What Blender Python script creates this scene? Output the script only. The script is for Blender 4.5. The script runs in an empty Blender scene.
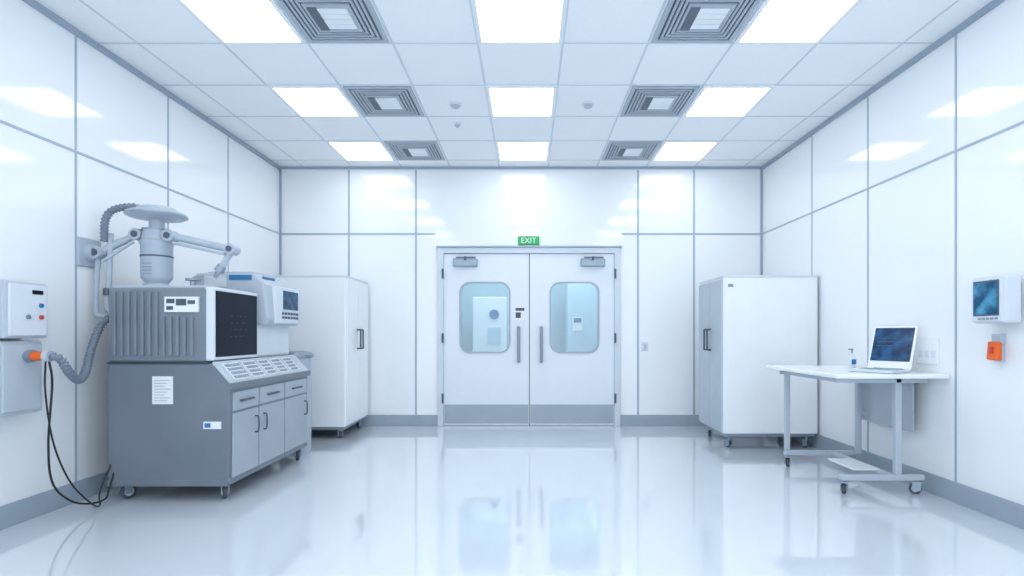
import bpy, bmesh, math
from mathutils import Vector, Matrix
C = bpy.context
scene = C.scene
COL = scene.collection
try:
    scene.view_settings.view_transform = 'Standard'
    scene.view_settings.look = 'None'
except Exception:
    pass

# ------------------------------------------------------------------ materials
def s2l(c):
    return tuple(((v/255)/12.92 if v/255 <= 0.04045 else ((v/255+0.055)/1.055)**2.4) for v in c)

def mat(name, rgb, rough=0.5, metal=0.0, var=0.03, scale=6.0, bump=0.0, spec=0.5, emis=None, estr=0.0, coat=0.0):
    m = bpy.data.materials.new(name)
    m.use_nodes = True
    nt = m.node_tree
    b = nt.nodes['Principled BSDF']
    c = s2l(rgb)
    tc = nt.nodes.new('ShaderNodeTexCoord')
    nz = nt.nodes.new('ShaderNodeTexNoise'); nz.inputs['Scale'].default_value = scale
    nz.inputs['Detail'].default_value = 3
    nt.links.new(tc.outputs['Object'], nz.inputs['Vector'])
    cr = nt.nodes.new('ShaderNodeValToRGB')
    cr.color_ramp.elements[0].position = 0.3; cr.color_ramp.elements[1].position = 0.7
    cr.color_ramp.elements[0].color = (*[max(0, v*(1-var)) for v in c], 1)
    cr.color_ramp.elements[1].color = (*[min(1, v*(1+var)) for v in c], 1)
    nt.links.new(nz.outputs['Fac'], cr.inputs['Fac'])
    nt.links.new(cr.outputs['Color'], b.inputs['Base Color'])
    b.inputs['Roughness'].default_value = rough
    b.inputs['Metallic'].default_value = metal
    b.inputs['Specular IOR Level'].default_value = spec
    b.inputs['Coat Weight'].default_value = coat
    if emis:
        b.inputs['Emission Color'].default_value = (*s2l(emis), 1)
        b.inputs['Emission Strength'].default_value = estr
    if bump > 0:
        bp = nt.nodes.new('ShaderNodeBump'); bp.inputs['Strength'].default_value = bump
        bp.inputs['Distance'].default_value = 0.01
        nt.links.new(nz.outputs['Fac'], bp.inputs['Height'])
        nt.links.new(bp.outputs['Normal'], b.inputs['Normal'])
    return m

M = {}
M['wall'] = mat('wall_panel_white', (244, 248, 252), 0.07, var=0.006, scale=1.2, spec=0.7)
M['ceil'] = mat('ceiling_tile_white', (247, 250, 253), 0.8, var=0.01, scale=40)
M['grid'] = mat('ceiling_grid', (210, 220, 230), 0.5)
M['seam'] = mat('seam_grey_blue', (168, 183, 198), 0.4)
M['crown'] = mat('crown_grey_blue', (158, 173, 190), 0.4)
M['base'] = mat('baseboard_grey', (160, 174, 188), 0.35)
M['door'] = mat('door_paint', (229, 236, 244), 0.28, var=0.01)
M['frame'] = mat('door_frame_paint', (212, 221, 231), 0.3, var=0.01)
M['kick'] = mat('kick_plate_steel', (158, 171, 184), 0.35, 0.2)
M['steel'] = mat('brushed_steel', (150, 162, 176), 0.3, 0.6)
M['dsteel'] = mat('dark_steel', (88, 98, 112), 0.35, 0.4)
M['white'] = mat('appliance_white', (243, 247, 251), 0.22, var=0.01)
M['offw'] = mat('enamel_off_white', (218, 226, 235), 0.35, var=0.02)
M['lgrey'] = mat('light_grey_plastic', (186, 197, 208), 0.4)
M['mgrey'] = mat('console_grey', (124, 134, 146), 0.45, var=0.08, scale=3)
M['dgrey'] = mat('console_dark_grey', (114, 124, 136), 0.4, var=0.06, scale=3)
M['drawer'] = mat('drawer_grey', (170, 180, 191), 0.35, var=0.03)
M['gap'] = mat('shadow_gap', (60, 68, 78), 0.7)
M['black'] = mat('black_rubber', (28, 32, 38), 0.5)
M['rubber'] = mat('caster_rubber', (70, 78, 90), 0.5)
M['screen'] = mat('display_off_black', (20, 28, 42), 0.3, spec=0.15)
M['line'] = mat('display_trace', (50, 85, 110), 0.3, emis=(50, 90, 120), estr=0.1)
M['blue'] = mat('blue_label', (45, 120, 175), 0.4)
M['paper'] = mat('paper_label', (238, 241, 244), 0.7)
M['ink'] = mat('ink', (80, 92, 106), 0.7)
M['orange'] = mat('orange_plastic', (240, 105, 35), 0.35)
M['red'] = mat('red_plastic', (200, 70, 60), 0.35)
M['green'] = mat('exit_green', (30, 165, 90), 0.4, emis=(30, 180, 95), estr=0.15)
M['hose'] = mat('hose_grey', (118, 130, 146), 0.4)
M['arm'] = mat('arm_enamel', (176, 188, 201), 0.3, var=0.03)
M['ventd'] = mat('vent_dark', (96, 108, 122), 0.6)
M['ventm'] = mat('vent_metal', (172, 184, 196), 0.4, 0.0)
M['ventc'] = mat('vent_core', (240, 246, 250), 0.5)
M['teal'] = mat('corridor_teal', (170, 198, 210), 0.5)
M['lteal'] = mat('corridor_light_teal', (196, 220, 232), 0.5)

def emit(name, rgb, s):
    m = bpy.data.materials.new(name); m.use_nodes = True
    nt = m.node_tree; nt.nodes.clear()
    o = nt.nodes.new('ShaderNodeOutputMaterial'); e = nt.nodes.new('ShaderNodeEmission')
    e.inputs['Color'].default_value = (*rgb, 1); e.inputs['Strength'].default_value = s
    nt.links.new(e.outputs[0], o.inputs['Surface'])
    return m
M['lamp'] = emit('lamp_diffuser', (0.925, 0.97, 1.0), 6.4)
M['lamp2'] = emit('corridor_lamp', (0.92, 0.97, 1.0), 8.0)

# display with blue procedural picture
def screen_mat(name, a, b, scale, s):
    m = bpy.data.materials.new(name); m.use_nodes = True
    nt = m.node_tree; bs = nt.nodes['Principled BSDF']
    tc = nt.nodes.new('ShaderNodeTexCoord'); nz = nt.nodes.new('ShaderNodeTexNoise')
    nz.inputs['Scale'].default_value = scale; nz.inputs['Detail'].default_value = 4
    nt.links.new(tc.outputs['Object'], nz.inputs['Vector'])
    cr = nt.nodes.new('ShaderNodeValToRGB')
    cr.color_ramp.elements[0].position = 0.42; cr.color_ramp.elements[1].position = 0.68
    cr.color_ramp.elements[0].color = (*s2l(a), 1); cr.color_ramp.elements[1].color = (*s2l(b), 1)
    nt.links.new(nz.outputs['Fac'], cr.inputs['Fac'])
    nt.links.new(cr.outputs['Color'], bs.inputs['Base Color'])
    nt.links.new(cr.outputs['Color'], bs.inputs['Emission Color'])
    bs.inputs['Emission Strength'].default_value = s; bs.inputs['Roughness'].default_value = 0.2
    bs.inputs['Specular IOR Level'].default_value = 0.3
    return m
M['scrblue'] = screen_mat('display_blue', (26, 74, 108), (80, 155, 190), 9, 0.2)
M['scrnavy'] = screen_mat('display_navy', (22, 52, 86), (42, 92, 135), 14, 0.1)

# floor: glossy epoxy
def floor_mat():
    m = mat('floor_epoxy', (219, 227, 236), 0.1, var=0.02, scale=0.8, spec=1.0)
    nt = m.node_tree; b = nt.nodes['Principled BSDF']
    tc = nt.nodes.new('ShaderNodeTexCoord'); nz = nt.nodes.new('ShaderNodeTexNoise')
    nz.inputs['Scale'].default_value = 2.5; nz.inputs['Detail'].default_value = 4
    nt.links.new(tc.outputs['Object'], nz.inputs['Vector'])
    mr = nt.nodes.new('ShaderNodeMapRange')
    mr.inputs['To Min'].default_value = 0.02; mr.inputs['To Max'].default_value = 0.08
    nt.links.new(nz.outputs['Fac'], mr.inputs['Value'])
    nt.links.new(mr.outputs['Result'], b.inputs['Roughness'])
    bp = nt.nodes.new('ShaderNodeBump'); bp.inputs['Strength'].default_value = 0.03
    bp.inputs['Distance'].default_value = 0.01
    nt.links.new(nz.outputs['Fac'], bp.inputs['Height'])
    nt.links.new(bp.outputs['Normal'], b.inputs['Normal'])
    nt.links.new(bp.outputs['Normal'], b.inputs['Coat Normal'])
    b.inputs['Coat Weight'].default_value = 0.8; b.inputs['Coat Roughness'].default_value = 0.03
    return m
M['floor'] = floor_mat()

def glass_mat():
    m = bpy.data.materials.new('window_glass'); m.use_nodes = True
    nt = m.node_tree; nt.nodes.clear()
    o = nt.nodes.new('ShaderNodeOutputMaterial'); mx = nt.nodes.new('ShaderNodeMixShader')
    t = nt.nodes.new('ShaderNodeBsdfTransparent'); g = nt.nodes.new('ShaderNodeBsdfGlossy')
    t.inputs['Color'].default_value = (0.66, 0.82, 0.88, 1); g.inputs['Roughness'].default_value = 0.05
    mx.inputs[0].default_value = 0.15
    nt.links.new(t.outputs[0], mx.inputs[1]); nt.links.new(g.outputs[0], mx.inputs[2])
    nt.links.new(mx.outputs[0], o.inputs['Surface'])
    return m
M['glass'] = glass_mat()

# ------------------------------------------------------------------ helpers
def group(name, loc):
    e = bpy.data.objects.new(name, None); e.empty_display_size = 0.1
    e.location = loc; COL.objects.link(e); return e

def par(o, p):
    if p is not None:
        o.parent = p
        o.matrix_parent_inverse = Matrix.Translation(-Vector(p.location))
    return o

def finish(bm, name, m, p=None, bevel=0.0, smooth=False, segs=2):
    bmesh.ops.recalc_face_normals(bm, faces=bm.faces)
    me = bpy.data.meshes.new(name); bm.to_mesh(me); bm.free()
    # recentre the origin
    if me.vertices:
        c = sum((v.co for v in me.vertices), Vector())/len(me.vertices)
    else:
        c = Vector()
    me.transform(Matrix.Translation(-c))
    o = bpy.data.objects.new(name, me); o.location = c
    COL.objects.link(o); me.materials.append(M[m] if isinstance(m, str) else m)
    if smooth:
        for f in me.polygons: f.use_smooth = True
    if bevel > 0:
        b = o.modifiers.new('bevel', 'BEVEL'); b.width = bevel; b.segments = segs; b.limit_method = 'ANGLE'
        b.angle_limit = math.radians(35)
    return par(o, p)

def bx(bm, x0, x1, y0, y1, z0, z1, mtx=None):
    vs = [Vector((x, y, z)) for x in (x0, x1) for y in (y0, y1) for z in (z0, z1)]
    if mtx is not None: vs = [mtx @ v for v in vs]
    v = [bm.verts.new(q) for q in vs]
    for f in ((0,1,3,2),(4,6,7,5),(0,4,5,1),(2,3,7,6),(0,2,6,4),(1,5,7,3)):
        bm.faces.new([v[i] for i in f])

def box(name, x0, x1, y0, y1, z0, z1, m, p=None, bevel=0.0, mtx=None, segs=2):
    bm = bmesh.new(); bx(bm, x0, x1, y0, y1, z0, z1, mtx)
    return finish(bm, name, m, p, bevel, segs=segs)

def boxes(name, lst, m, p=None, bevel=0.0, mtx=None):
    bm = bmesh.new()
    for l in lst: bx(bm, *l, mtx)
    return finish(bm, name, m, p, bevel)

def prism_y(name, prof, y0, y1, m, p=None, bevel=0.0):
    bm = bmesh.new()
    a = [bm.verts.new((x, y0, z)) for x, z in prof]; b = [bm.verts.new((x, y1, z)) for x, z in prof]
    bm.faces.new(a); bm.faces.new(b[::-1]); n = len(prof)
    for i in range(n): bm.faces.new([a[i], a[(i+1) % n], b[(i+1) % n], b[i]])
    return finish(bm, name, m, p, bevel)

def rev(name, p1, p2, prof, m, p=None, n=32, bm=None):
    """surface of revolution around p1->p2 ; prof list of (t along axis in m, radius)"""
    own = bm is None
    if own: bm = bmesh.new()
    p1 = Vector(p1); d = (Vector(p2)-p1).normalized()
    u = d.orthogonal().normalized(); w = d.cross(u)
    rings = []
    for t, r in prof:
        c = p1+d*t
        rings.append([bm.verts.new(c+(u*math.cos(2*math.pi*i/n)+w*math.sin(2*math.pi*i/n))*max(r, 1e-4)) for i in range(n)])
    for a, b in zip(rings, rings[1:]):
        for i in range(n): bm.faces.new([a[i], a[(i+1) % n], b[(i+1) % n], b[i]])
    bm.faces.new(rings[0][::-1]); bm.faces.new(rings[-1])
    if own:
        o = finish(bm, name, m, p, 0, smooth=True)
        try:
            o.data.set_sharp_from_angle(angle=math.radians(35))
        except Exception: pass
        return o

def cyl(name, p1, p2, r, m, p=None, n=28, r2=None):
    L = (Vector(p2)-Vector(p1)).length
    return rev(name, p1, p2, [(0, r), (L, r if r2 is None else r2)], m, p, n)

def catmull(pts, per=10):
    P = [Vector(q) for q in pts]; P = [P[0]*2-P[1]]+P+[P[-1]*2-P[-2]]
    out = []
    for i in range(1, len(P)-2):
        for k in range(per):
            t = k/per
            out.append(0.5*((2*P[i])+(P[i+1]-P[i-1])*t+(2*P[i-1]-5*P[i]+4*P[i+1]-P[i+2])*t*t+(3*P[i]-P[i-1]-3*P[i+1]+P[i+2])*t**3))
    out.append(P[-2]); return out

def tube(name, pts, r, m, p=None, per=10, ribs=0.0, n=12, smooth_path=True):
    S = catmull(pts, per) if smooth_path else [Vector(q) for q in pts]
    if ribs > 0:   # resample densely for a corrugated hose
        L = sum((b-a).length for a, b in zip(S, S[1:])); cnt = int(L/0.006)
        R = []; acc = 0; i = 0; seg = (S[1]-S[0]).length
        for k in range(cnt+1):
            t = L*k/cnt
            while i < len(S)-2 and acc+(S[i+1]-S[i]).length < t:
                acc += (S[i+1]-S[i]).length; i += 1
            l = (S[i+1]-S[i]).length or 1e-6
            R.append(S[i].lerp(S[i+1], min(1, (t-acc)/l)))
        S = R
    bm = bmesh.new(); rings = []; u = None
    for k, c in enumerate(S):
        d = (S[min(k+1, len(S)-1)]-S[max(k-1, 0)]).normalized()
        u = d.orthogonal().normalized() if u is None else (u-d*u.dot(d)).normalized()
        w = d.cross(u); rr = r*(1+ribs*(1 if (k//2) % 2 else -1)) if ribs else r
        rings.append([bm.verts.new(c+(u*math.cos(2*math.pi*i/n)+w*math.sin(2*math.pi*i/n))*rr) for i in range(n)])
    for a, b in zip(rings, rings[1:]):
        for i in range(n): bm.faces.new([a[i], a[(i+1) % n], b[(i+1) % n], b[i]])
    bm.faces.new(rings[0][::-1]); bm.faces.new(rings[-1])
    return finish(bm, name, m, p, 0, smooth=True)

def rrect(x0, x1, z0, z1, r, k=6):
    pts = []
    for cx, cz, a0 in ((x1-r, z1-r, 0), (x0+r, z1-r, 90), (x0+r, z0+r, 180), (x1-r, z0+r, 270)):
        for i in range(k+1):
            a = math.radians(a0+90*i/k); pts.append((cx+r*math.cos(a), cz+r*math.sin(a)))
    return pts

def plate_hole(name, outer, inner, y0, y1, m, p=None):
    """flat plate in the XZ plane, thickness y0..y1, with one opening; outer = (x0,x1,z0,z1,r)"""
    A = rrect(*outer); B = rrect(*inner); n = len(A)
    bm = bmesh.new()
    def ring(P, y): return [bm.verts.new((x, y, z)) for x, z in P]
    a0, a1, b0, b1 = ring(A, y0), ring(A, y1), ring(B, y0), ring(B, y1)
    for i in range(n):
        j = (i+1) % n
        bm.faces.new([a0[i], a0[j], b0[j], b0[i]]); bm.faces.new([a1[i], b1[i], b1[j], a1[j]])
        bm.faces.new([a0[i], a1[i], a1[j], a0[j]]); bm.faces.new([b0[i], b0[j], b1[j], b1[i]])
    return finish(bm, name, m, p)

def caster(p, x, y, top, i, r=0.045, toe=0.0):
    z = r+0.001
    ca, sa = math.cos(toe), math.sin(toe)
    def T(dx, dy, dz): return (x+dx*ca-dy*sa, y+dx*sa+dy*ca, dz)
    rev('caster_wheel_%d' % i, T(-0.014, 0.015, z), T(0.014, 0.015, z), [(0, r*0.85), (0.005, r), (0.023, r), (0.028, r*0.85)], 'rubber', p, 24)
    cyl('caster_hub_%d' % i, T(-0.018, 0.015, z), T(0.018, 0.015, z), r*0.6, 'lgrey', p, 16)
    mt = Matrix.Translation((x, y, 0)) @ Matrix.Rotation(toe, 4, 'Z')
    boxes('caster_fork_%d' % i, [(-0.026, -0.019, -0.02, 0.032, z-0.012, 2*r+0.014), (0.019, 0.026, -0.02, 0.032, z-0.012, 2*r+0.014),
          (-0.026, 0.026, -0.03, 0.034, 2*r+0.008, 2*r+0.018)], 'steel', p, 0.002, mt)
    cyl('caster_stem_%d' % i, (x, y, 2*r+0.016), (x, y, top+0.004), 0.014, 'steel', p, 14)

# ------------------------------------------------------------------ room shell
XL, XR, YB, YF, ZC = -3.10, 2.925, 6.75, -1.4, 3.2375
box('floor', XL-0.15, XR+0.15, YF-0.15, 9.3, -0.1, 0, 'floor')
box('ceiling', XL-0.15, XR+0.15, YF-0.15, YB+0.15, ZC, ZC+0.12, 'ceil')
box('wall_left', XL-0.15, XL, YF-0.15, YB+0.15, 0, ZC, 'wall')
box('wall_right', XR, XR+0.15, YF-0.15, YB+0.15, 0, ZC, 'wall')
DX0, DX1, DZ = -1.125, 1.15, 2.225
boxes('wall_back', [(XL, DX0+0.02, YB, YB+0.15, 0, ZC), (DX1-0.02, XR, YB, YB+0.15, 0, ZC), (DX0+0.02, DX1-0.02, YB, YB+0.15, DZ-0.02, ZC)], 'wall')

# panel seams
t = 0.008; d = 0.004
sl = [(XL, XL+d, y-t, y+t, 0.14, ZC-0.05) for y in (5.58, 4.65, 3.70, 2.76, 1.82, 0.88, -0.06, -1.0)]
boxes('trim_1', sl+[(XL, XL+d+0.001, YF, YB, 2.40-t, 2.40+t)], 'seam')
sr = [(XR-d, XR, y-t, y+t, 0.14, ZC-0.05) for y in (5.56, 4.645, 3.69, 2.76, 1.82, 0.88, -0.06, -1.0)]
boxes('trim_2', sr+[(XR-d-0.001, XR, YF, YB, 2.40-t, 2.40+t)], 'seam')
tb = 0.011
sb = [(x-tb, x+tb, YB-d, YB, 0.14, ZC-0.04) for x in (-2.2375, -1.40, 1.375, 2.075)]
sb += [(XL, -1.16, YB-d-0.001, YB, 2.40-tb, 2.40+tb), (1.17, XR, YB-d-0.001, YB, 2.40-tb, 2.40+tb)]
boxes('trim_3', sb, 'seam')
boxes('trim_4', [(XL, XL+0.02, YB-0.02, YB, 0.14, ZC), (XR-0.02, XR, YB-0.02, YB, 0.14, ZC)], 'crown')
boxes('trim_5', [(XL, XL+0.02, YF, YB, ZC-0.045, ZC), (XR-0.02, XR, YF, YB, ZC-0.045, ZC), (XL+0.02, XR-0.02, YB-0.02, YB, ZC-0.03, ZC)], 'crown', bevel=0.004)
box('baseboard_left', XL, XL+0.014, YF, YB, 0, 0.14, 'base', bevel=0.003)
box('baseboard_right', XR-0.014, XR, YF, YB, 0, 0.14, 'base', bevel=0.003)
boxes('baseboard_back', [(XL+0.014, DX0, YB-0.014, YB, 0, 0.14), (DX1, XR-0.014, YB-0.014, YB, 0, 0.14)], 'base', bevel=0.003)

# ceiling grid
px, py = 0.61, 0.652
gx = [-0.36+px*i for i in range(-4, 6)]
gy = [6.48-py*i for i in range(0, 12)]
g = [(x-0.008, x+0.008, YF, YB-0.02, ZC-0.003, ZC+0.002) for x in gx if XL < x < XR]
g += [(XL+0.02, XR-0.02, y-0.008, y+0.008, ZC-0.004, ZC+0.002) for y in gy if y > YF]
boxes('trim_6', g, 'grid')

def lamp(x0, y0):
    x1, y1 = x0+px, y0+py
    e = group('ceiling_light_panel', ((x0+x1)/2, (y0+y1)/2, ZC))
    w = 0.034
    boxes('frame', [(x0+.004, x1-.004, y0+.004, y0+w, ZC-0.014, ZC), (x0+.004, x1-.004, y1-w, y1-.004, ZC-0.014, ZC),
          (x0+.004, x0+w, y0+w, y1-w, ZC-0.014, ZC), (x1-w, x1-.004, y0+w, y1-w, ZC-0.014, ZC)], 'white', e)
    box('diffuser', x0+w, x1-w, y0+w, y1-w, ZC-0.009, ZC-0.001, 'lamp', e)
for k in range(0, 12, 2):
    for x0 in (-2.19, -0.36, 1.47):
        lamp(x0, 6.48-py*(k+1))

def vent(x0, y0):
    x1, y1 = x0+px, y0+py; cx, cy = (x0+x1)/2, (y0+y1)/2
    e = group('ceiling_air_vent', (cx, cy, ZC))
    box('backing', x0+.03, x1-.03, y0+.03, y1-.03, ZC-0.003, ZC-0.0005, 'ventd', e)
    def ringb(name, h, w, z0, z1, m):
        hx, hy = h, h*py/px
        boxes(name, [(cx-hx, cx+hx, cy-hy, cy-hy+w, z0, z1), (cx-hx, cx+hx, cy+hy-w, cy+hy, z0, z1),
              (cx-hx, cx-hx+w, cy-hy+w, cy+hy-w, z0, z1), (cx+hx-w, cx+hx, cy-hy+w, cy+hy-w, z0, z1)], m, e)
    ringb('frame', 0.285, 0.032, ZC-0.012, ZC-0.0005, 'ventm')
    for i, h in enumerate((0.238, 0.208, 0.178)):
        ringb('louvre_%d' % (i+1), h, 0.017, ZC-0.014, ZC-0.004, 'ventm')
    box('core', cx-0.15, cx+0.15, cy-0.155, cy+0.155, ZC-0.018, ZC-0.004, 'ventm', e)
    boxes('core_slats', [(cx-0.12, cx+0.12, cy+q-0.026, cy+q+0.026, ZC-0.021, ZC-0.017) for q in (-0.085, -0.028, 0.029, 0.086)], 'ventc', e)
    boxes('core_bars', [(cx-0.13, cx-0.07, cy-0.125, cy+0.125, ZC-0.025, ZC-0.016)], 'ventd', e)
for k in (0, 2, 4):
    for x0 in (-1.58, 0.86):
        vent(x0, 6.48-py*(k+1))

def detector(x, y, r):
    e = group('smoke_detector', (x, y, ZC))
    rev('base', (x, y, ZC), (x, y, ZC-1), [(0, r), (0.012, r), (0.016, r*0.9)], 'offw', e)
    rev('head', (x, y, ZC-0.016), (x, y, ZC-1), [(0, r*0.7), (0.014, r*0.66), (0.026, r*0.3)], 'lgrey', e)
detector(-0.66, 4.9, 0.055); detector(0.545, 4.9, 0.055); detector(-0.70, 5.35, 0.035)

# ------------------------------------------------------------------ corridor behind doors
boxes('wall_corridor', [(-1.7, -1.6, YB+0.15, 9.3, 0, 2.7), (1.6, 1.7, YB+0.15, 9.3, 0, 2.7), (-1.7, 1.7, 9.2, 9.3, 0, 2.7)], 'teal')
box('ceiling_corridor', -1.7, 1.7, YB+0.15, 9.3, 2.7, 2.8, 'ceil')
e = group('corridor_light_panel', (0, 8, 2.7))
boxes('diffuser', [(-1.1, -0.3, 7.5, 8.5, 2.68, 2.699), (0.3, 1.1, 7.5, 8.5, 2.68, 2.699)], 'lamp2', e)
e = group('locker_cabinet', (-0.55, 8.6, 0))
box('body', -0.85, -0.33, 8.3, 8.8, 0.05, 1.72, 'white', e, 0.01)
box('plinth', -0.82, -0.36, 8.33, 8.8, 0.0, 0.06, 'dsteel', e)
cyl('round_sign', (-0.52, 8.299, 1.45), (-0.52, 8.285, 1.45), 0.075, 'blue', e)
box('notice', -0.62, -0.42, 8.288, 8.299, 1.0, 1.25, 'lteal', e)
e = group('supply_cabinet', (0.85, 8.7, 0))
box('body', 0.62, 1.15, 8.5, 8.95, 0.05, 1.95, 'lteal', e, 0.01)
box('plinth', 0.65, 1.12, 8.53, 8.95, 0.0, 0.06, 'dsteel', e)
box('notice', 0.70, 0.86, 8.488, 8.499, 1.2, 1.42, 'paper', e)
box('notice_blue', 0.72, 0.84, 8.484, 8.489, 1.33, 1.4, 'blue', e)

# ------------------------------------------------------------------ double door
dr = group('door_1', (0.02, YB, 0))
boxes('frame', [(DX0, DX0+0.075, YB-0.035, YB+0.15, 0, DZ), (DX1-0.075, DX1, YB-0.035, YB+0.15, 0, DZ), (DX0, DX1, YB-0.036, YB+0.15, DZ-0.07, DZ)], 'frame', dr, 0.006)
box('frame_cap', DX0-0.015, DX1+0.015, YB-0.05, YB, DZ, DZ+0.022, 'seam', dr, 0.003)
def leaf(i, x0, x1, wx0, wx1, hx, flip):
    z0, z1 = 0.012, 2.148
    yf, yb = YB-0.012, YB+0.035
    plate_hole('leaf_%d' % i, (x0, x1, z0, z1, 0.004), (wx0, wx1, 0.925, 1.785, 0.12), yf, yb, 'door', dr)
    plate_hole('window_gasket_%d' % i, (wx0-0.016, wx1+0.016, 0.909, 1.801, 0.13), (wx0+0.004, wx1-0.004, 0.929, 1.781, 0.12), yf-0.01, yf+0.002, 'steel', dr)
    bm = bmesh.new()
    A = rrect(wx0-0.001, wx1+0.001, 0.924, 1.786, 0.12)
    bm.faces.new([bm.verts.new((x, YB+0.012, z)) for x, z in A])
    finish(bm, 'window_pane_%d' % i, 'glass', dr)
    box('kick_plate_%d' % i, x0+0.008, x1-0.008, yf-0.005, yf+0.001, 0.035, 0.27, 'kick', dr, 0.002)
    tube('pull_handle_%d' % i, [(hx, yf, 0.81), (hx, yf-0.05, 0.815), (hx, yf-0.06, 0.85), (hx, yf-0.06, 1.19), (hx, yf-0.05, 1.225), (hx, yf, 1.23)], 0.019, 'steel', dr, per=6)
    bxx = (x0+0.12, x0+0.42) if not flip else (x1-0.42, x1-0.12)
    box('closer_body_%d' % i, bxx[0], bxx[1], yf-0.06, yf+0.001, 1.99, 2.085, 'steel', dr, 0.008)
    box('closer_arm_%d' % i, bxx[0]+0.04, bxx[1]-0.02, yf-0.075, yf-0.055, 2.09, 2.105, 'dsteel', dr, 0.003)
    cyl('closer_pivot_%d' % i, ((bxx[0]+bxx[1])/2, yf-0.06, 2.06), ((bxx[0]+bxx[1])/2, yf-0.06, 2.11), 0.014, 'dsteel', dr, 14)
    hxx = x0-0.012 if not flip else x1+0.012
    for k, z in enumerate((0.35, 1.1, 1.9)):
        cyl('hinge_%d_%d' % (i, k+1), (hxx, YB-0.045, z-0.06), (hxx, YB-0.045, z+0.06), 0.012, 'dsteel', dr, 12)
leaf(1, -1.048, 0.012, -0.84, -0.235, -0.115, False)
leaf(2, 0.022, 1.073, 0.285, 0.875, 0.165, True)
box('centre_gap', 0.008, 0.026, YB-0.008, YB+0.03, 0.012, 2.148, 'gap', dr)
box('door_notice', -0.17, -0.03, YB-0.016, YB-0.011, 1.32, 1.49, 'paper', dr)
boxes('door_notice_print', [(-0.155, -0.045, YB-0.018, YB-0.0155, 1.44, 1.475), (-0.155, -0.09, YB-0.018, YB-0.0155, 1.35, 1.42)], 'ink', dr)
box('threshold', DX0+0.075, DX1-0.075, YB-0.02, YB+0.14, 0, 0.01, 'steel', dr)

ex = group('exit_sign', (0.0, YB, 2.31))
box('housing', -0.125, 0.14, YB-0.035, YB, 2.262, 2.368, 'green', ex, 0.006)
tc = bpy.data.curves.new('exit_text', 'FONT'); tc.body = 'EXIT'; tc.size = 0.095; tc.extrude = 0.001; tc.align_x = 'CENTER'
to = bpy.data.objects.new('exit_text', tc); COL.objects.link(to)
to.location = (0.0075, YB-0.0365, 2.282); to.rotation_euler = (math.pi/2, 0, 0); tc.materials.append(M['paper']); par(to, ex)

sw = group('light_switch', (1.46, YB, 1.0))
box('plate', 1.42, 1.50, YB-0.01, YB, 0.94, 1.05, 'offw', sw, 0.004)
box('rocker', 1.445, 1.475, YB-0.016, YB-0.008, 0.965, 1.02, 'lgrey', sw, 0.003)

# ------------------------------------------------------------------ imaging console (left)
co = group('imaging_console_cart', (-2.46, 4.3, 0))
X0, X1 = -2.88, -2.05
prism_y('lower_body', [(X0, 0.12), (X1+0.02, 0.12), (X1, 0.16), (X1+0.01, 0.80), (-2.17, 0.95), (X0, 0.95)], 3.70, 5.0, 'dgrey', co, 0.012)
box('upper_housing', X0, -2.19, 3.70, 4.30, 0.955, 1.47, 'mgrey', co, 0.018)
box('housing_lid', X0+0.02, -2.21, 3.72, 4.28, 1.465, 1.485, 'lgrey', co, 0.006)
boxes('rib', [(x, x+0.022, 3.685, 3.705, 1.0, 1.44) for x in [-2.84+0.048*i for i in range(7)]], 'mgrey', co, 0.004)
boxes('rib_lower', [(x, x+0.022, 3.685, 3.705, 1.0, 1.27) for x in [-2.84+0.048*i for i in range(7, 12)]], 'mgrey', co, 0.004)
box('housing_seam', X0-0.001, -2.18, 3.695, 4.3, 0.945, 0.957, 'gap', co)
box('base_skirt', X0-0.008, X1-0.01, 3.695, 5.005, 0.105, 0.15, 'dgrey', co, 0.006)
# display on the side
box('display_bezel', -2.215, -2.155, 3.70, 4.31, 0.965, 1.475, 'offw', co, 0.012)
box('display_glass', -2.157, -2.149, 3.725, 4.285, 0.99, 1.45, 'screen', co, 0.003)
import random
random.seed(3)
tr = []
for r_ in range(4):
    z = 1.13+r_*0.05; y = 3.9
    while y < 4.1:
        w = random.uniform(0.01, 0.04); tr.append((-2.150, -2.1475, y, y+w, z, z+0.003)); y += w+random.uniform(0.02, 0.06)
boxes('display_trace', tr, 'line', co)
# sloped control deck
sx, sz = (X1+0.01)-(-2.17), 0.80-0.95; L = math.hypot(sx, sz); ang = math.atan2(-sz, sx)
MT = Matrix.Translation((-2.17, 0, 0.95)) @ Matrix.Rotation(ang, 4, 'Y')
box('control_deck', -0.0, L+0.02, 3.70, 4.99, 0.0, 0.018, 'lgrey', co, 0.005, MT)
box('deck_lip', X1-0.005, X1+0.035, 3.69, 5.01, 0.765, 0.815, 'dgrey', co, 0.008)
pads = []
y = 3.76
for w in (0.24, 0.22, 0.2, 0.2, 0.2):
    pads.append((0.025, L-0.02, y, y+w-0.03, 0.017, 0.024)); y += w+0.01
boxes('control_pads', pads, 'offw', co, 0.003, MT)
keys = []
for q in pads:
    yy = q[2]+0.015
    while yy < q[3]-0.02:
        for xx in (0.04, 0.075, 0.11, 0.145):
            if xx < L-0.03: keys.append((xx, xx+0.022, yy, yy+0.016, 0.023, 0.028))
        yy += 0.028
boxes('control_keys', keys, 'steel', co, 0, MT)
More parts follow.
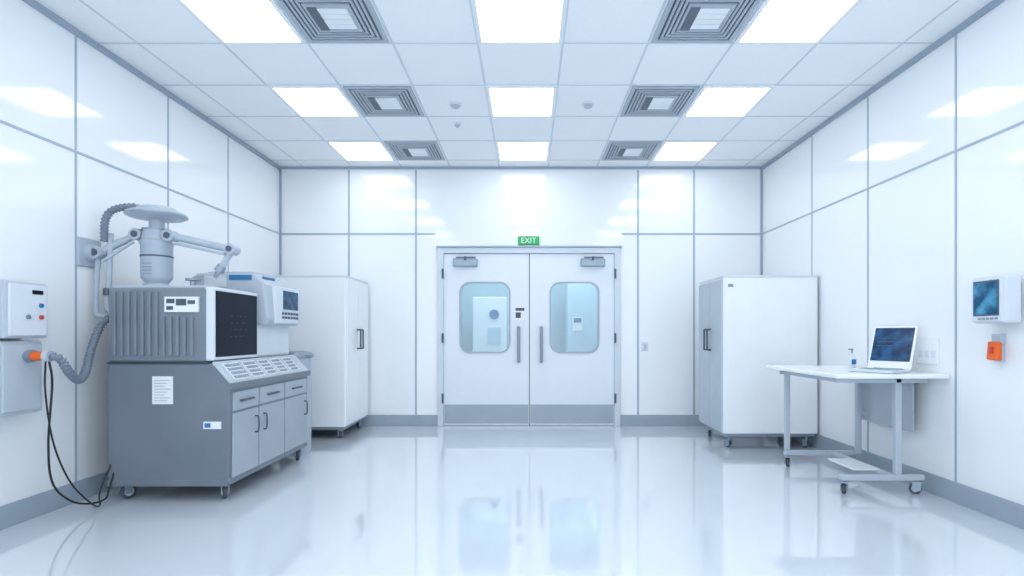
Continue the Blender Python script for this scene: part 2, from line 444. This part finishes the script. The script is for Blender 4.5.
# drawers & doors on the side
cols = [(3.735, 4.09), (4.105, 4.52), (4.535, 4.975)]
for i, (a, b) in enumerate(cols):
    box('drawer_%d' % (i+1), X1-0.02, X1+0.012, a, b, 0.615, 0.745, 'drawer', co, 0.005)
    box('drawer_pull_%d' % (i+1), X1+0.01, X1+0.03, (a+b)/2-0.09, (a+b)/2+0.09, 0.672, 0.686, 'dsteel', co, 0.003)
    box('cabinet_door_%d' % (i+1), X1-0.03, X1+0.010, a, b, 0.155, 0.60, 'drawer', co, 0.005)
    hy = b-0.05 if i != 1 else a+0.06
    tube('door_handle_%d' % (i+1), [(X1+0.008, hy, 0.42), (X1+0.035, hy, 0.43), (X1+0.035, hy, 0.53), (X1+0.008, hy, 0.54)], 0.006, 'dsteel', co, per=4, n=8)
# labels
box('brand_label', -2.48, -2.25, 3.682, 3.699, 1.30, 1.405, 'paper', co)
boxes('brand_label_print', [(-2.465, -2.41, 3.679, 3.683, 1.36, 1.39), (-2.40, -2.33, 3.679, 3.683, 1.345, 1.39), (-2.32, -2.27, 3.679, 3.683, 1.355, 1.38), (-2.465, -2.42, 3.679, 3.683, 1.315, 1.34)], 'ink', co)
box('data_sheet', -2.57, -2.43, 3.692, 3.699, 0.67, 0.86, 'paper', co)
boxes('data_sheet_print', [(-2.555, -2.445-0.02*(i % 3), 3.689, 3.693, 0.83-i*0.02, 0.836-i*0.02) for i in range(8)], 'lgrey', co)
box('asset_tag', -2.22, -2.10, 3.692, 3.699, 0.50, 0.55, 'paper', co)
box('asset_tag_print', -2.21, -2.17, 3.689, 3.693, 0.51, 0.54, 'blue', co)
for i, (x, y) in enumerate(((-2.80, 3.76), (-2.11, 3.76), (-2.80, 4.9), (-2.09, 4.9))):
    caster(co, x, y, 0.115, i+1, 0.05, 0.6 if i % 2 else -0.4)

# articulated arm standing on housing and fixed to wall
ar = group('articulated_arm', (-2.68, 3.88, 1.485))
cx, cy = -2.68, 3.90
rev('pedestal', (cx, cy, 1.485), (cx, cy, 3), [(0, 0.085), (0.02, 0.085), (0.03, 0.07), (0.06, 0.095), (0.075, 0.10), (0.30, 0.10), (0.31, 0.107), (0.33, 0.107), (0.34, 0.095), (0.42, 0.085), (0.43, 0.05), (0.50, 0.05)], 'arm', ar)
rev('head_disc', (cx, cy, 1.975), (cx, cy, 3), [(0, 0.09), (0.012, 0.175), (0.022, 0.19), (0.042, 0.19), (0.05, 0.175), (0.055, 0.13), (0.08, 0.12), (0.088, 0.10)], 'arm', ar, 40)
rev('head_ring', (cx, cy, 1.997), (cx, cy, 3), [(0, 0.188), (0.001, 0.194), (0.008, 0.194), (0.009, 0.188)], 'steel', ar, 40)
rev('pedestal_band', (cx, cy, 1.70), (cx, cy, 3), [(0, 0.098), (0.001, 0.103), (0.012, 0.103), (0.013, 0.098)], 'dsteel', ar, 40)
rev('pedestal_collar', (cx, cy, 1.895), (cx, cy, 3), [(0, 0.085), (0.001, 0.093), (0.01, 0.093), (0.011, 0.085)], 'steel', ar, 40)
boxes('pedestal_slots', [(cx-0.03, cx+0.03, cy-0.103, cy-0.098, 1.57+0.025*i, 1.577+0.025*i) for i in range(4)], 'steel', ar)
def joint(nm, c, r, ax=(0, 1, 0), L=0.09):
    c = Vector(c); a = Vector(ax).normalized()*L/2
    cyl(nm, c-a, c+a, r, 'arm', ar, 20); cyl(nm+'_cap', c-a*1.15, c+a*1.15, r*0.55, 'dsteel', ar, 16)
def seg(nm, a, b, r=0.022):
    cyl(nm, a, b, r, 'arm', ar, 16)
w = (-3.02, 3.80, 1.72)
box('wall_plate', XL, XL+0.02, 3.70, 3.90, 1.62, 1.82, 'arm', ar, 0.006)
cyl('wall_boss', (XL+0.01, 3.80, 1.72), (-3.03, 3.80, 1.72), 0.06, 'arm', ar)
joint('wall_joint', w, 0.045)
seg('left_arm', w, (cx-0.13, 3.87, 1.86), 0.026)
seg('left_arm_tie', (-2.98, 3.78, 1.66), (cx-0.13, 3.85, 1.81), 0.012)
joint('left_joint', (cx-0.11, 3.87, 1.86), 0.042)
joint('right_joint', (cx+0.12, 3.87, 1.85), 0.042)
seg('right_arm', (cx+0.13, 3.87, 1.85), (-2.14, 3.87, 1.76), 0.026)
seg('right_arm_tie', (cx+0.15, 3.85, 1.80), (-2.16, 3.85, 1.72), 0.011)
joint('elbow_joint', (-2.12, 3.87, 1.755), 0.038)
seg('forearm', (-2.12, 3.87, 1.75), (-2.20, 3.87, 1.62), 0.022)
rev('tool_head', (-2.19, 3.87, 1.64), (-2.235, 3.87, 1.57), [(0, 0.03), (0.05, 0.034), (0.055, 0.02), (0.10, 0.012)], 'steel', ar, 20)
tube('suction_hose', [(cx-0.09, 3.88, 2.03), (-2.82, 3.86, 2.06), (-2.93, 3.82, 2.03), (-2.975, 3.80, 1.95), (-2.98, 3.80, 1.80)], 0.024, 'hose', ar, ribs=0.13)
tube('riser_pipe', [(-2.95, 3.82, 1.86), (-2.95, 3.80, 1.5), (-2.95, 3.79, 1.36), (-2.93, 3.79, 1.31), (X0+0.005, 3.79, 1.30)], 0.018, 'arm', ar, per=6)
tube('riser_pipe_b', [(-3.02, 3.80, 1.72), (-3.03, 3.80, 1.6), (-3.03, 3.79, 1.33), (-3.0, 3.79, 1.28), (X0+0.005, 3.80, 1.27)], 0.016, 'arm', ar, per=6)
cyl('pipe_collar', (-2.95, 3.79, 1.42), (-2.95, 3.79, 1.47), 0.028, 'dsteel', ar)
rev('knob_stem', (-2.45, 3.95, 1.485), (-2.45, 3.95, 2), [(0, 0.05), (0.015, 0.05), (0.02, 0.02), (0.05, 0.02), (0.055, 0.05), (0.07, 0.05)], 'steel', ar)

# analyser standing on the rear of the deck
an = group('benchtop_analyzer', (-2.4, 4.65, 0.955))
box('lower_case', -2.72, -2.19, 4.36, 4.96, 0.955, 1.30, 'offw', an, 0.02)
prism_y('upper_case', [(-2.72, 1.30), (-2.12, 1.22), (-2.09, 1.26), (-2.12, 1.56), (-2.20, 1.64), (-2.66, 1.64), (-2.72, 1.60)], 4.34, 4.96, 'lgrey', an, 0.015)
boxes('blue_strip', [(-2.40, -2.22, 4.333, 4.342, 1.585, 1.625)], 'blue', an)
boxes('face_panel', [(-2.60, -2.42, 4.334, 4.342, 1.53, 1.62)], 'offw', an)
box('side_strip', -2.165, -2.155, 4.40, 4.60, 1.60, 1.62, 'blue', an)
box('small_display_bezel', -2.13, -2.085, 4.46, 4.92, 1.24, 1.55, 'offw', an, 0.01)
box('small_display', -2.088, -2.080, 4.60, 4.89, 1.36, 1.52, 'scrnavy', an, 0.003)
boxes('display_buttons', [(-2.088, -2.078, 4.58+0.055*i, 4.61+0.055*i, 1.28+0.035*j, 1.30+0.035*j) for i in range(6) for j in range(2)], 'ink', an)
boxes('case_vents', [(-2.62, -2.46, 4.335, 4.341, 1.49-0.02*i, 1.496-0.02*i) for i in range(3)], 'steel', an)
box('top_tray', -2.64, -2.25, 4.45, 4.85, 1.638, 1.665, 'lgrey', an, 0.008)

# waste bin behind cart
wb = group('waste_bin', (-2.26, 5.25, 0))
rev('body', (-2.26, 5.25, 0), (-2.26, 5.25, 2), [(0, 0.13), (0.02, 0.14), (0.90, 0.15), (0.92, 0.155)], 'lgrey', wb)
rev('lid', (-2.26, 5.25, 0.92), (-2.26, 5.25, 2), [(0, 0.165), (0.03, 0.165), (0.05, 0.15), (0.065, 0.08)], 'steel', wb)

# ------------------------------------------------------------------ wall supply boxes left
wbx = group('wall_control_box', (XL, 3.2, 1.3))
box('housing', XL, -2.94, 3.03, 3.31, 1.125, 1.455, 'lgrey', wbx, 0.012)
box('front_cover', -2.945, -2.928, 3.05, 3.29, 1.14, 1.44, 'offw', wbx, 0.006)
box('readout', -2.930, -2.924, 3.19, 3.26, 1.385, 1.41, 'screen', wbx, 0.002)
cyl('button_1', (-2.93, 3.245, 1.32), (-2.918, 3.245, 1.32), 0.013, 'blue', wbx)
cyl('button_2', (-2.93, 3.245, 1.25), (-2.918, 3.245, 1.25), 0.013, 'red', wbx)
cyl('button_3', (-2.93, 3.16, 1.25), (-2.918, 3.16, 1.25), 0.013, 'steel', wbx)
jb = group('wall_junction_box', (XL, 3.2, 0.9))
box('housing', XL, -2.965, 3.02, 3.30, 0.68, 1.11, 'lgrey', jb, 0.012)
box('front_cover', -2.97, -2.955, 3.04, 3.28, 0.70, 1.09, 'lgrey', jb, 0.006)
cyl('socket', (-2.96, 3.19, 1.02), (-2.92, 3.19, 1.02), 0.035, 'steel', jb)
cyl('orange_plug', (-2.925, 3.19, 1.02), (-2.85, 3.19, 1.02), 0.027, 'orange', jb)
cyl('plug_nut', (-2.85, 3.19, 1.02), (-2.82, 3.19, 1.02), 0.033, 'lgrey', jb)
hs = group('corrugated_hose', (-2.9, 3.5, 0.9))
tube('hose', [(-2.82, 3.19, 1.02), (-2.78, 3.21, 1.0), (-2.78, 3.27, 0.92), (-2.83, 3.4, 0.86), (-2.91, 3.55, 0.90), (-2.96, 3.66, 1.05), (-2.97, 3.75, 1.2), (-2.93, 3.79, 1.28)], 0.022, 'hose', hs, ribs=0.17)
pc = group('power_cable', (-2.9, 3.3, 0.02))
tube('cable_1', [(-2.83, 3.19, 0.995), (-2.82, 3.2, 0.85), (-2.86, 3.22, 0.5), (-2.88, 3.27, 0.25), (-2.87, 3.38, 0.11), (-2.85, 3.5, 0.05), (-2.82, 3.6, 0.05), (-2.84, 3.66, 0.10), (-2.84, 3.705, 0.2)], 0.006, 'black', pc, n=8)
tube('cable_2', [(-2.85, 3.19, 0.995), (-2.86, 3.2, 0.8), (-2.83, 3.22, 0.5), (-2.80, 3.30, 0.25), (-2.77, 3.42, 0.08), (-2.80, 3.53, 0.03), (-2.87, 3.62, 0.09), (-2.86, 3.705, 0.26)], 0.005, 'black', pc, n=8)

# ------------------------------------------------------------------ white cabinets
def cabinet(name, x0, x1, y0, y1, z0, z1, face, doormat):
    e = group(name, ((x0+x1)/2, (y0+y1)/2, 0))
    box('body', x0, x1, y0, y1, z0, z1, 'white', e, 0.012)
    box('top_cap', x0-0.006, x1+0.006, y0-0.006, y1, z1-0.004, z1+0.018, 'offw', e, 0.006)
    box('base_frame', x0+0.02, x1-0.02, y0+0.01, y1-0.02, z0-0.03, z0+0.004, 'steel', e, 0.004)
    ym = (y0+y1)/2
    if face > 0: xa, xb, xh = x1-0.002, x1+0.018, x1+0.018
    else: xa, xb, xh = x0-0.018, x0+0.002, x0-0.018
    box('door_leaf_1', xa, xb, y0+0.015, ym-0.004, z0+0.02, z1-0.02, doormat, e, 0.005)
    box('door_leaf_2', xa, xb, ym+0.004, y1-0.015, z0+0.02, z1-0.02, doormat, e, 0.005)
    for i, y in enumerate((ym-0.045, ym+0.045)):
        s = face*0.04
        tube('handle_%d' % (i+1), [(xh, y, 0.98), (xh+s, y, 0.985), (xh+s, y, 1.0), (xh+s, y, 1.18), (xh+s, y, 1.195), (xh, y, 1.20)], 0.010, 'dsteel', e, per=4, n=10)
    k = 1
    for x in (x0+0.08, x1-0.08):
        for y in (y0+0.07, y1-0.1):
            caster(e, x, y, z0-0.03, k, 0.036, 0.5 if k % 2 else -0.3); k += 1
    return e
cabinet('storage_cabinet', -2.80, -1.995, 5.90, 6.70, 0.13, 1.775, 1, 'white')
c2 = cabinet('storage_cabinet', 1.955, 2.90, 5.40, 6.14, 0.15, 1.72, -1, 'lgrey')
box('badge', 2.0, 2.05, 5.392, 5.401, 1.62, 1.65, 'steel', c2)

# ------------------------------------------------------------------ table right
tb_ = group('rolling_worktable', (2.5, 4.25, 0))
TZ = 0.87
box('table_top', 2.13, 2.918, 3.73, 4.84, TZ-0.03, TZ, 'white', tb_, 0.008)
boxes('apron', [(2.20, 2.86, 3.86, 3.885, TZ-0.07, TZ-0.03), (2.20, 2.86, 4.70, 4.725, TZ-0.07, TZ-0.03), (2.23, 2.25, 3.885, 4.70, TZ-0.07, TZ-0.03), (2.82, 2.84, 3.885, 4.70, TZ-0.07, TZ-0.03)], 'lgrey', tb_, 0.003)
box('leg_1', 2.63, 2.675, 3.86, 3.90, 0.14, TZ-0.03, 'lgrey', tb_, 0.006)
box('leg_2', 2.235, 2.275, 4.68, 4.72, 0.14, TZ-0.03, 'lgrey', tb_, 0.006)
box('leg_3', 2.78, 2.82, 4.56, 4.60, 0.14, TZ-0.03, 'lgrey', tb_, 0.006)
box('foot_bar_1', 2.24, 2.84, 3.86, 3.90, 0.10, 0.14, 'lgrey', tb_, 0.006)
box('foot_bar_2', 2.22, 2.84, 4.66, 4.70, 0.10, 0.14, 'lgrey', tb_, 0.006)
box('foot_rail', 2.62, 2.66, 3.90, 4.66, 0.105, 0.135, 'lgrey', tb_, 0.005)
box('foot_tray', 2.44, 2.64, 4.05, 4.40, 0.125, 0.138, 'white', tb_, 0.004)
box('modesty_panel', 2.85, 2.862, 4.0, 4.68, 0.42, TZ-0.06, 'lgrey', tb_, 0.003)
boxes('modesty_bracket', [(2.82, 2.855, 4.05, 4.08, TZ-0.12, TZ-0.06), (2.82, 2.855, 4.56, 4.60, 0.45, 0.50)], 'lgrey', tb_)
for i, (x, y) in enumerate(((2.27, 3.88), (2.80, 3.88), (2.25, 4.68), (2.80, 4.68))):
    caster(tb_, x, y, 0.102, i+1, 0.038, 0.9 if i % 2 else -0.5)

# laptop
lp = group('laptop', (2.62, 4.15, TZ))
n_ = Vector((-0.85, -0.53, 0)).normalized()     # facing direction
xax = Vector((-n_.y, n_.x, 0)); yax = -n_
MB = Matrix(((xax.x, yax.x, 0, 2.70), (xax.y, yax.y, 0, 4.05), (0, 0, 1, TZ), (0, 0, 0, 1)))
W = 0.15
box('base', -W, W, -0.27, 0.0, 0.002, 0.02, 'offw', lp, 0.005, MB)
boxes('feet', [(-W+.02, -W+.04, -0.25, -0.23, 0, 0.004), (W-.04, W-.02, -0.25, -0.23, 0, 0.004), (-W+.02, -W+.04, -0.03, -0.01, 0, 0.004), (W-.04, W-.02, -0.03, -0.01, 0, 0.004)], 'black', lp, 0, MB)
boxes('keys', [(-W+0.02+0.022*i, -W+0.038+0.022*i, -0.16+0.024*j, -0.142+0.024*j, 0.019, 0.023) for i in range(12) for j in range(5)], 'steel', lp, 0, MB)
box('touchpad', -0.045, 0.045, -0.25, -0.18, 0.019, 0.0215, 'lgrey', lp, 0, MB)
MS = MB @ Matrix.Translation((0, 0, 0.02)) @ Matrix.Rotation(math.radians(-20), 4, 'X')
box('lid', -W, W, 0.0, 0.012, 0.0, 0.34, 'white', lp, 0.005, MS)
box('screen', -W+0.015, W-0.015, -0.003, 0.001, 0.06, 0.325, 'scrnavy', lp, 0, MS)
boxes('screen_windows', [(-0.11, -0.02, -0.005, -0.0025, 0.24, 0.244), (-0.11, 0.03, -0.005, -0.0025, 0.21, 0.214), (-0.11, 0.0, -0.005, -0.0025, 0.18, 0.184)], 'line', lp, 0, MS)
cyl('hinge', MB @ Vector((-0.1, 0.004, 0.018)), MB @ Vector((0.1, 0.004, 0.018)), 0.008, 'steel', lp, 12)

sb_ = group('sanitizer_bottle', (2.68, 4.48, TZ))
rev('bottle', (2.70, 4.50, TZ), (2.70, 4.50, 2), [(0, 0.022), (0.005, 0.026), (0.09, 0.026), (0.11, 0.012), (0.12, 0.012)], 'offw', sb_, 20)
cyl('pump', (2.70, 4.50, TZ+0.12), (2.70, 4.50, TZ+0.15), 0.007, 'steel', sb_, 10)
box('nozzle', 2.67, 2.71, 4.493, 4.507, TZ+0.145, TZ+0.158, 'steel', sb_, 0.003)
box('label', 2.682, 2.718, 4.470, 4.476, TZ+0.03, TZ+0.07, 'blue', sb_)

# wall socket plate beside the laptop
ws = group('wall_socket_panel', (XR, 3.95, 0.98))
box('plate', XR-0.012, XR, 3.84, 4.06, 0.93, 1.12, 'wall', ws, 0.004)
boxes('outlets', [(XR-0.015, XR-0.01, 3.86+0.065*i, 3.90+0.065*i, 0.98, 1.03) for i in range(3)], 'offw', ws, 0.003)

# ------------------------------------------------------------------ wall monitor right
wm = group('wall_monitor', (XR, 3.3, 1.36))
box('housing', 2.80, XR-0.02, 3.17, 3.41, 1.215, 1.50, 'offw', wm, 0.018, segs=3)
box('mount', XR-0.025, XR, 3.22, 3.36, 1.27, 1.44, 'lgrey', wm)
box('bezel', 2.792, 2.803, 3.18, 3.40, 1.225, 1.49, 'offw', wm, 0.008)
box('screen_surround', 2.789, 2.793, 3.20, 3.385, 1.26, 1.475, 'ink', wm, 0.002)
box('screen', 2.786, 2.790, 3.208, 3.377, 1.27, 1.465, 'scrblue', wm, 0.001)
boxes('bezel_buttons', [(2.787, 2.793, 3.21+0.03*i, 3.228+0.03*i, 1.237, 1.249) for i in range(5)], 'steel', wm)
oh = group('emergency_call_handset', (XR, 3.33, 1.06))
box('bracket', XR-0.035, XR, 3.30, 3.37, 1.09, 1.15, 'lgrey', oh, 0.005)
prism_y('handset', [(XR-0.065, 0.99), (XR-0.028, 0.985), (XR-0.028, 1.10), (XR-0.055, 1.105)], 3.295, 3.375, 'orange', oh, 0.008)
boxes('grip_slot', [(XR-0.068, XR-0.055, 3.325, 3.345, 1.03, 1.07)], 'red', oh, 0.002)
box('back_plate', XR-0.03, XR, 3.31, 3.36, 0.98, 1.10, 'lgrey', oh, 0.003)

# ------------------------------------------------------------------ world + camera
wd = bpy.data.worlds.new('world'); scene.world = wd; wd.use_nodes = True
wd.node_tree.nodes['Background'].inputs[0].default_value = (0.84, 0.92, 1, 1)
wd.node_tree.nodes['Background'].inputs[1].default_value = 1.9
cam = bpy.data.cameras.new('camera'); cam.sensor_width = 36; cam.lens = 36*540/1024
cam.shift_x = -16/1024; cam.shift_y = 46/1024; cam.clip_start = 0.02
camo = bpy.data.objects.new('camera', cam); COL.objects.link(camo)
camo.location = (0, 0, 1.15); camo.rotation_euler = (math.pi/2, 0, 0)
scene.camera = camo
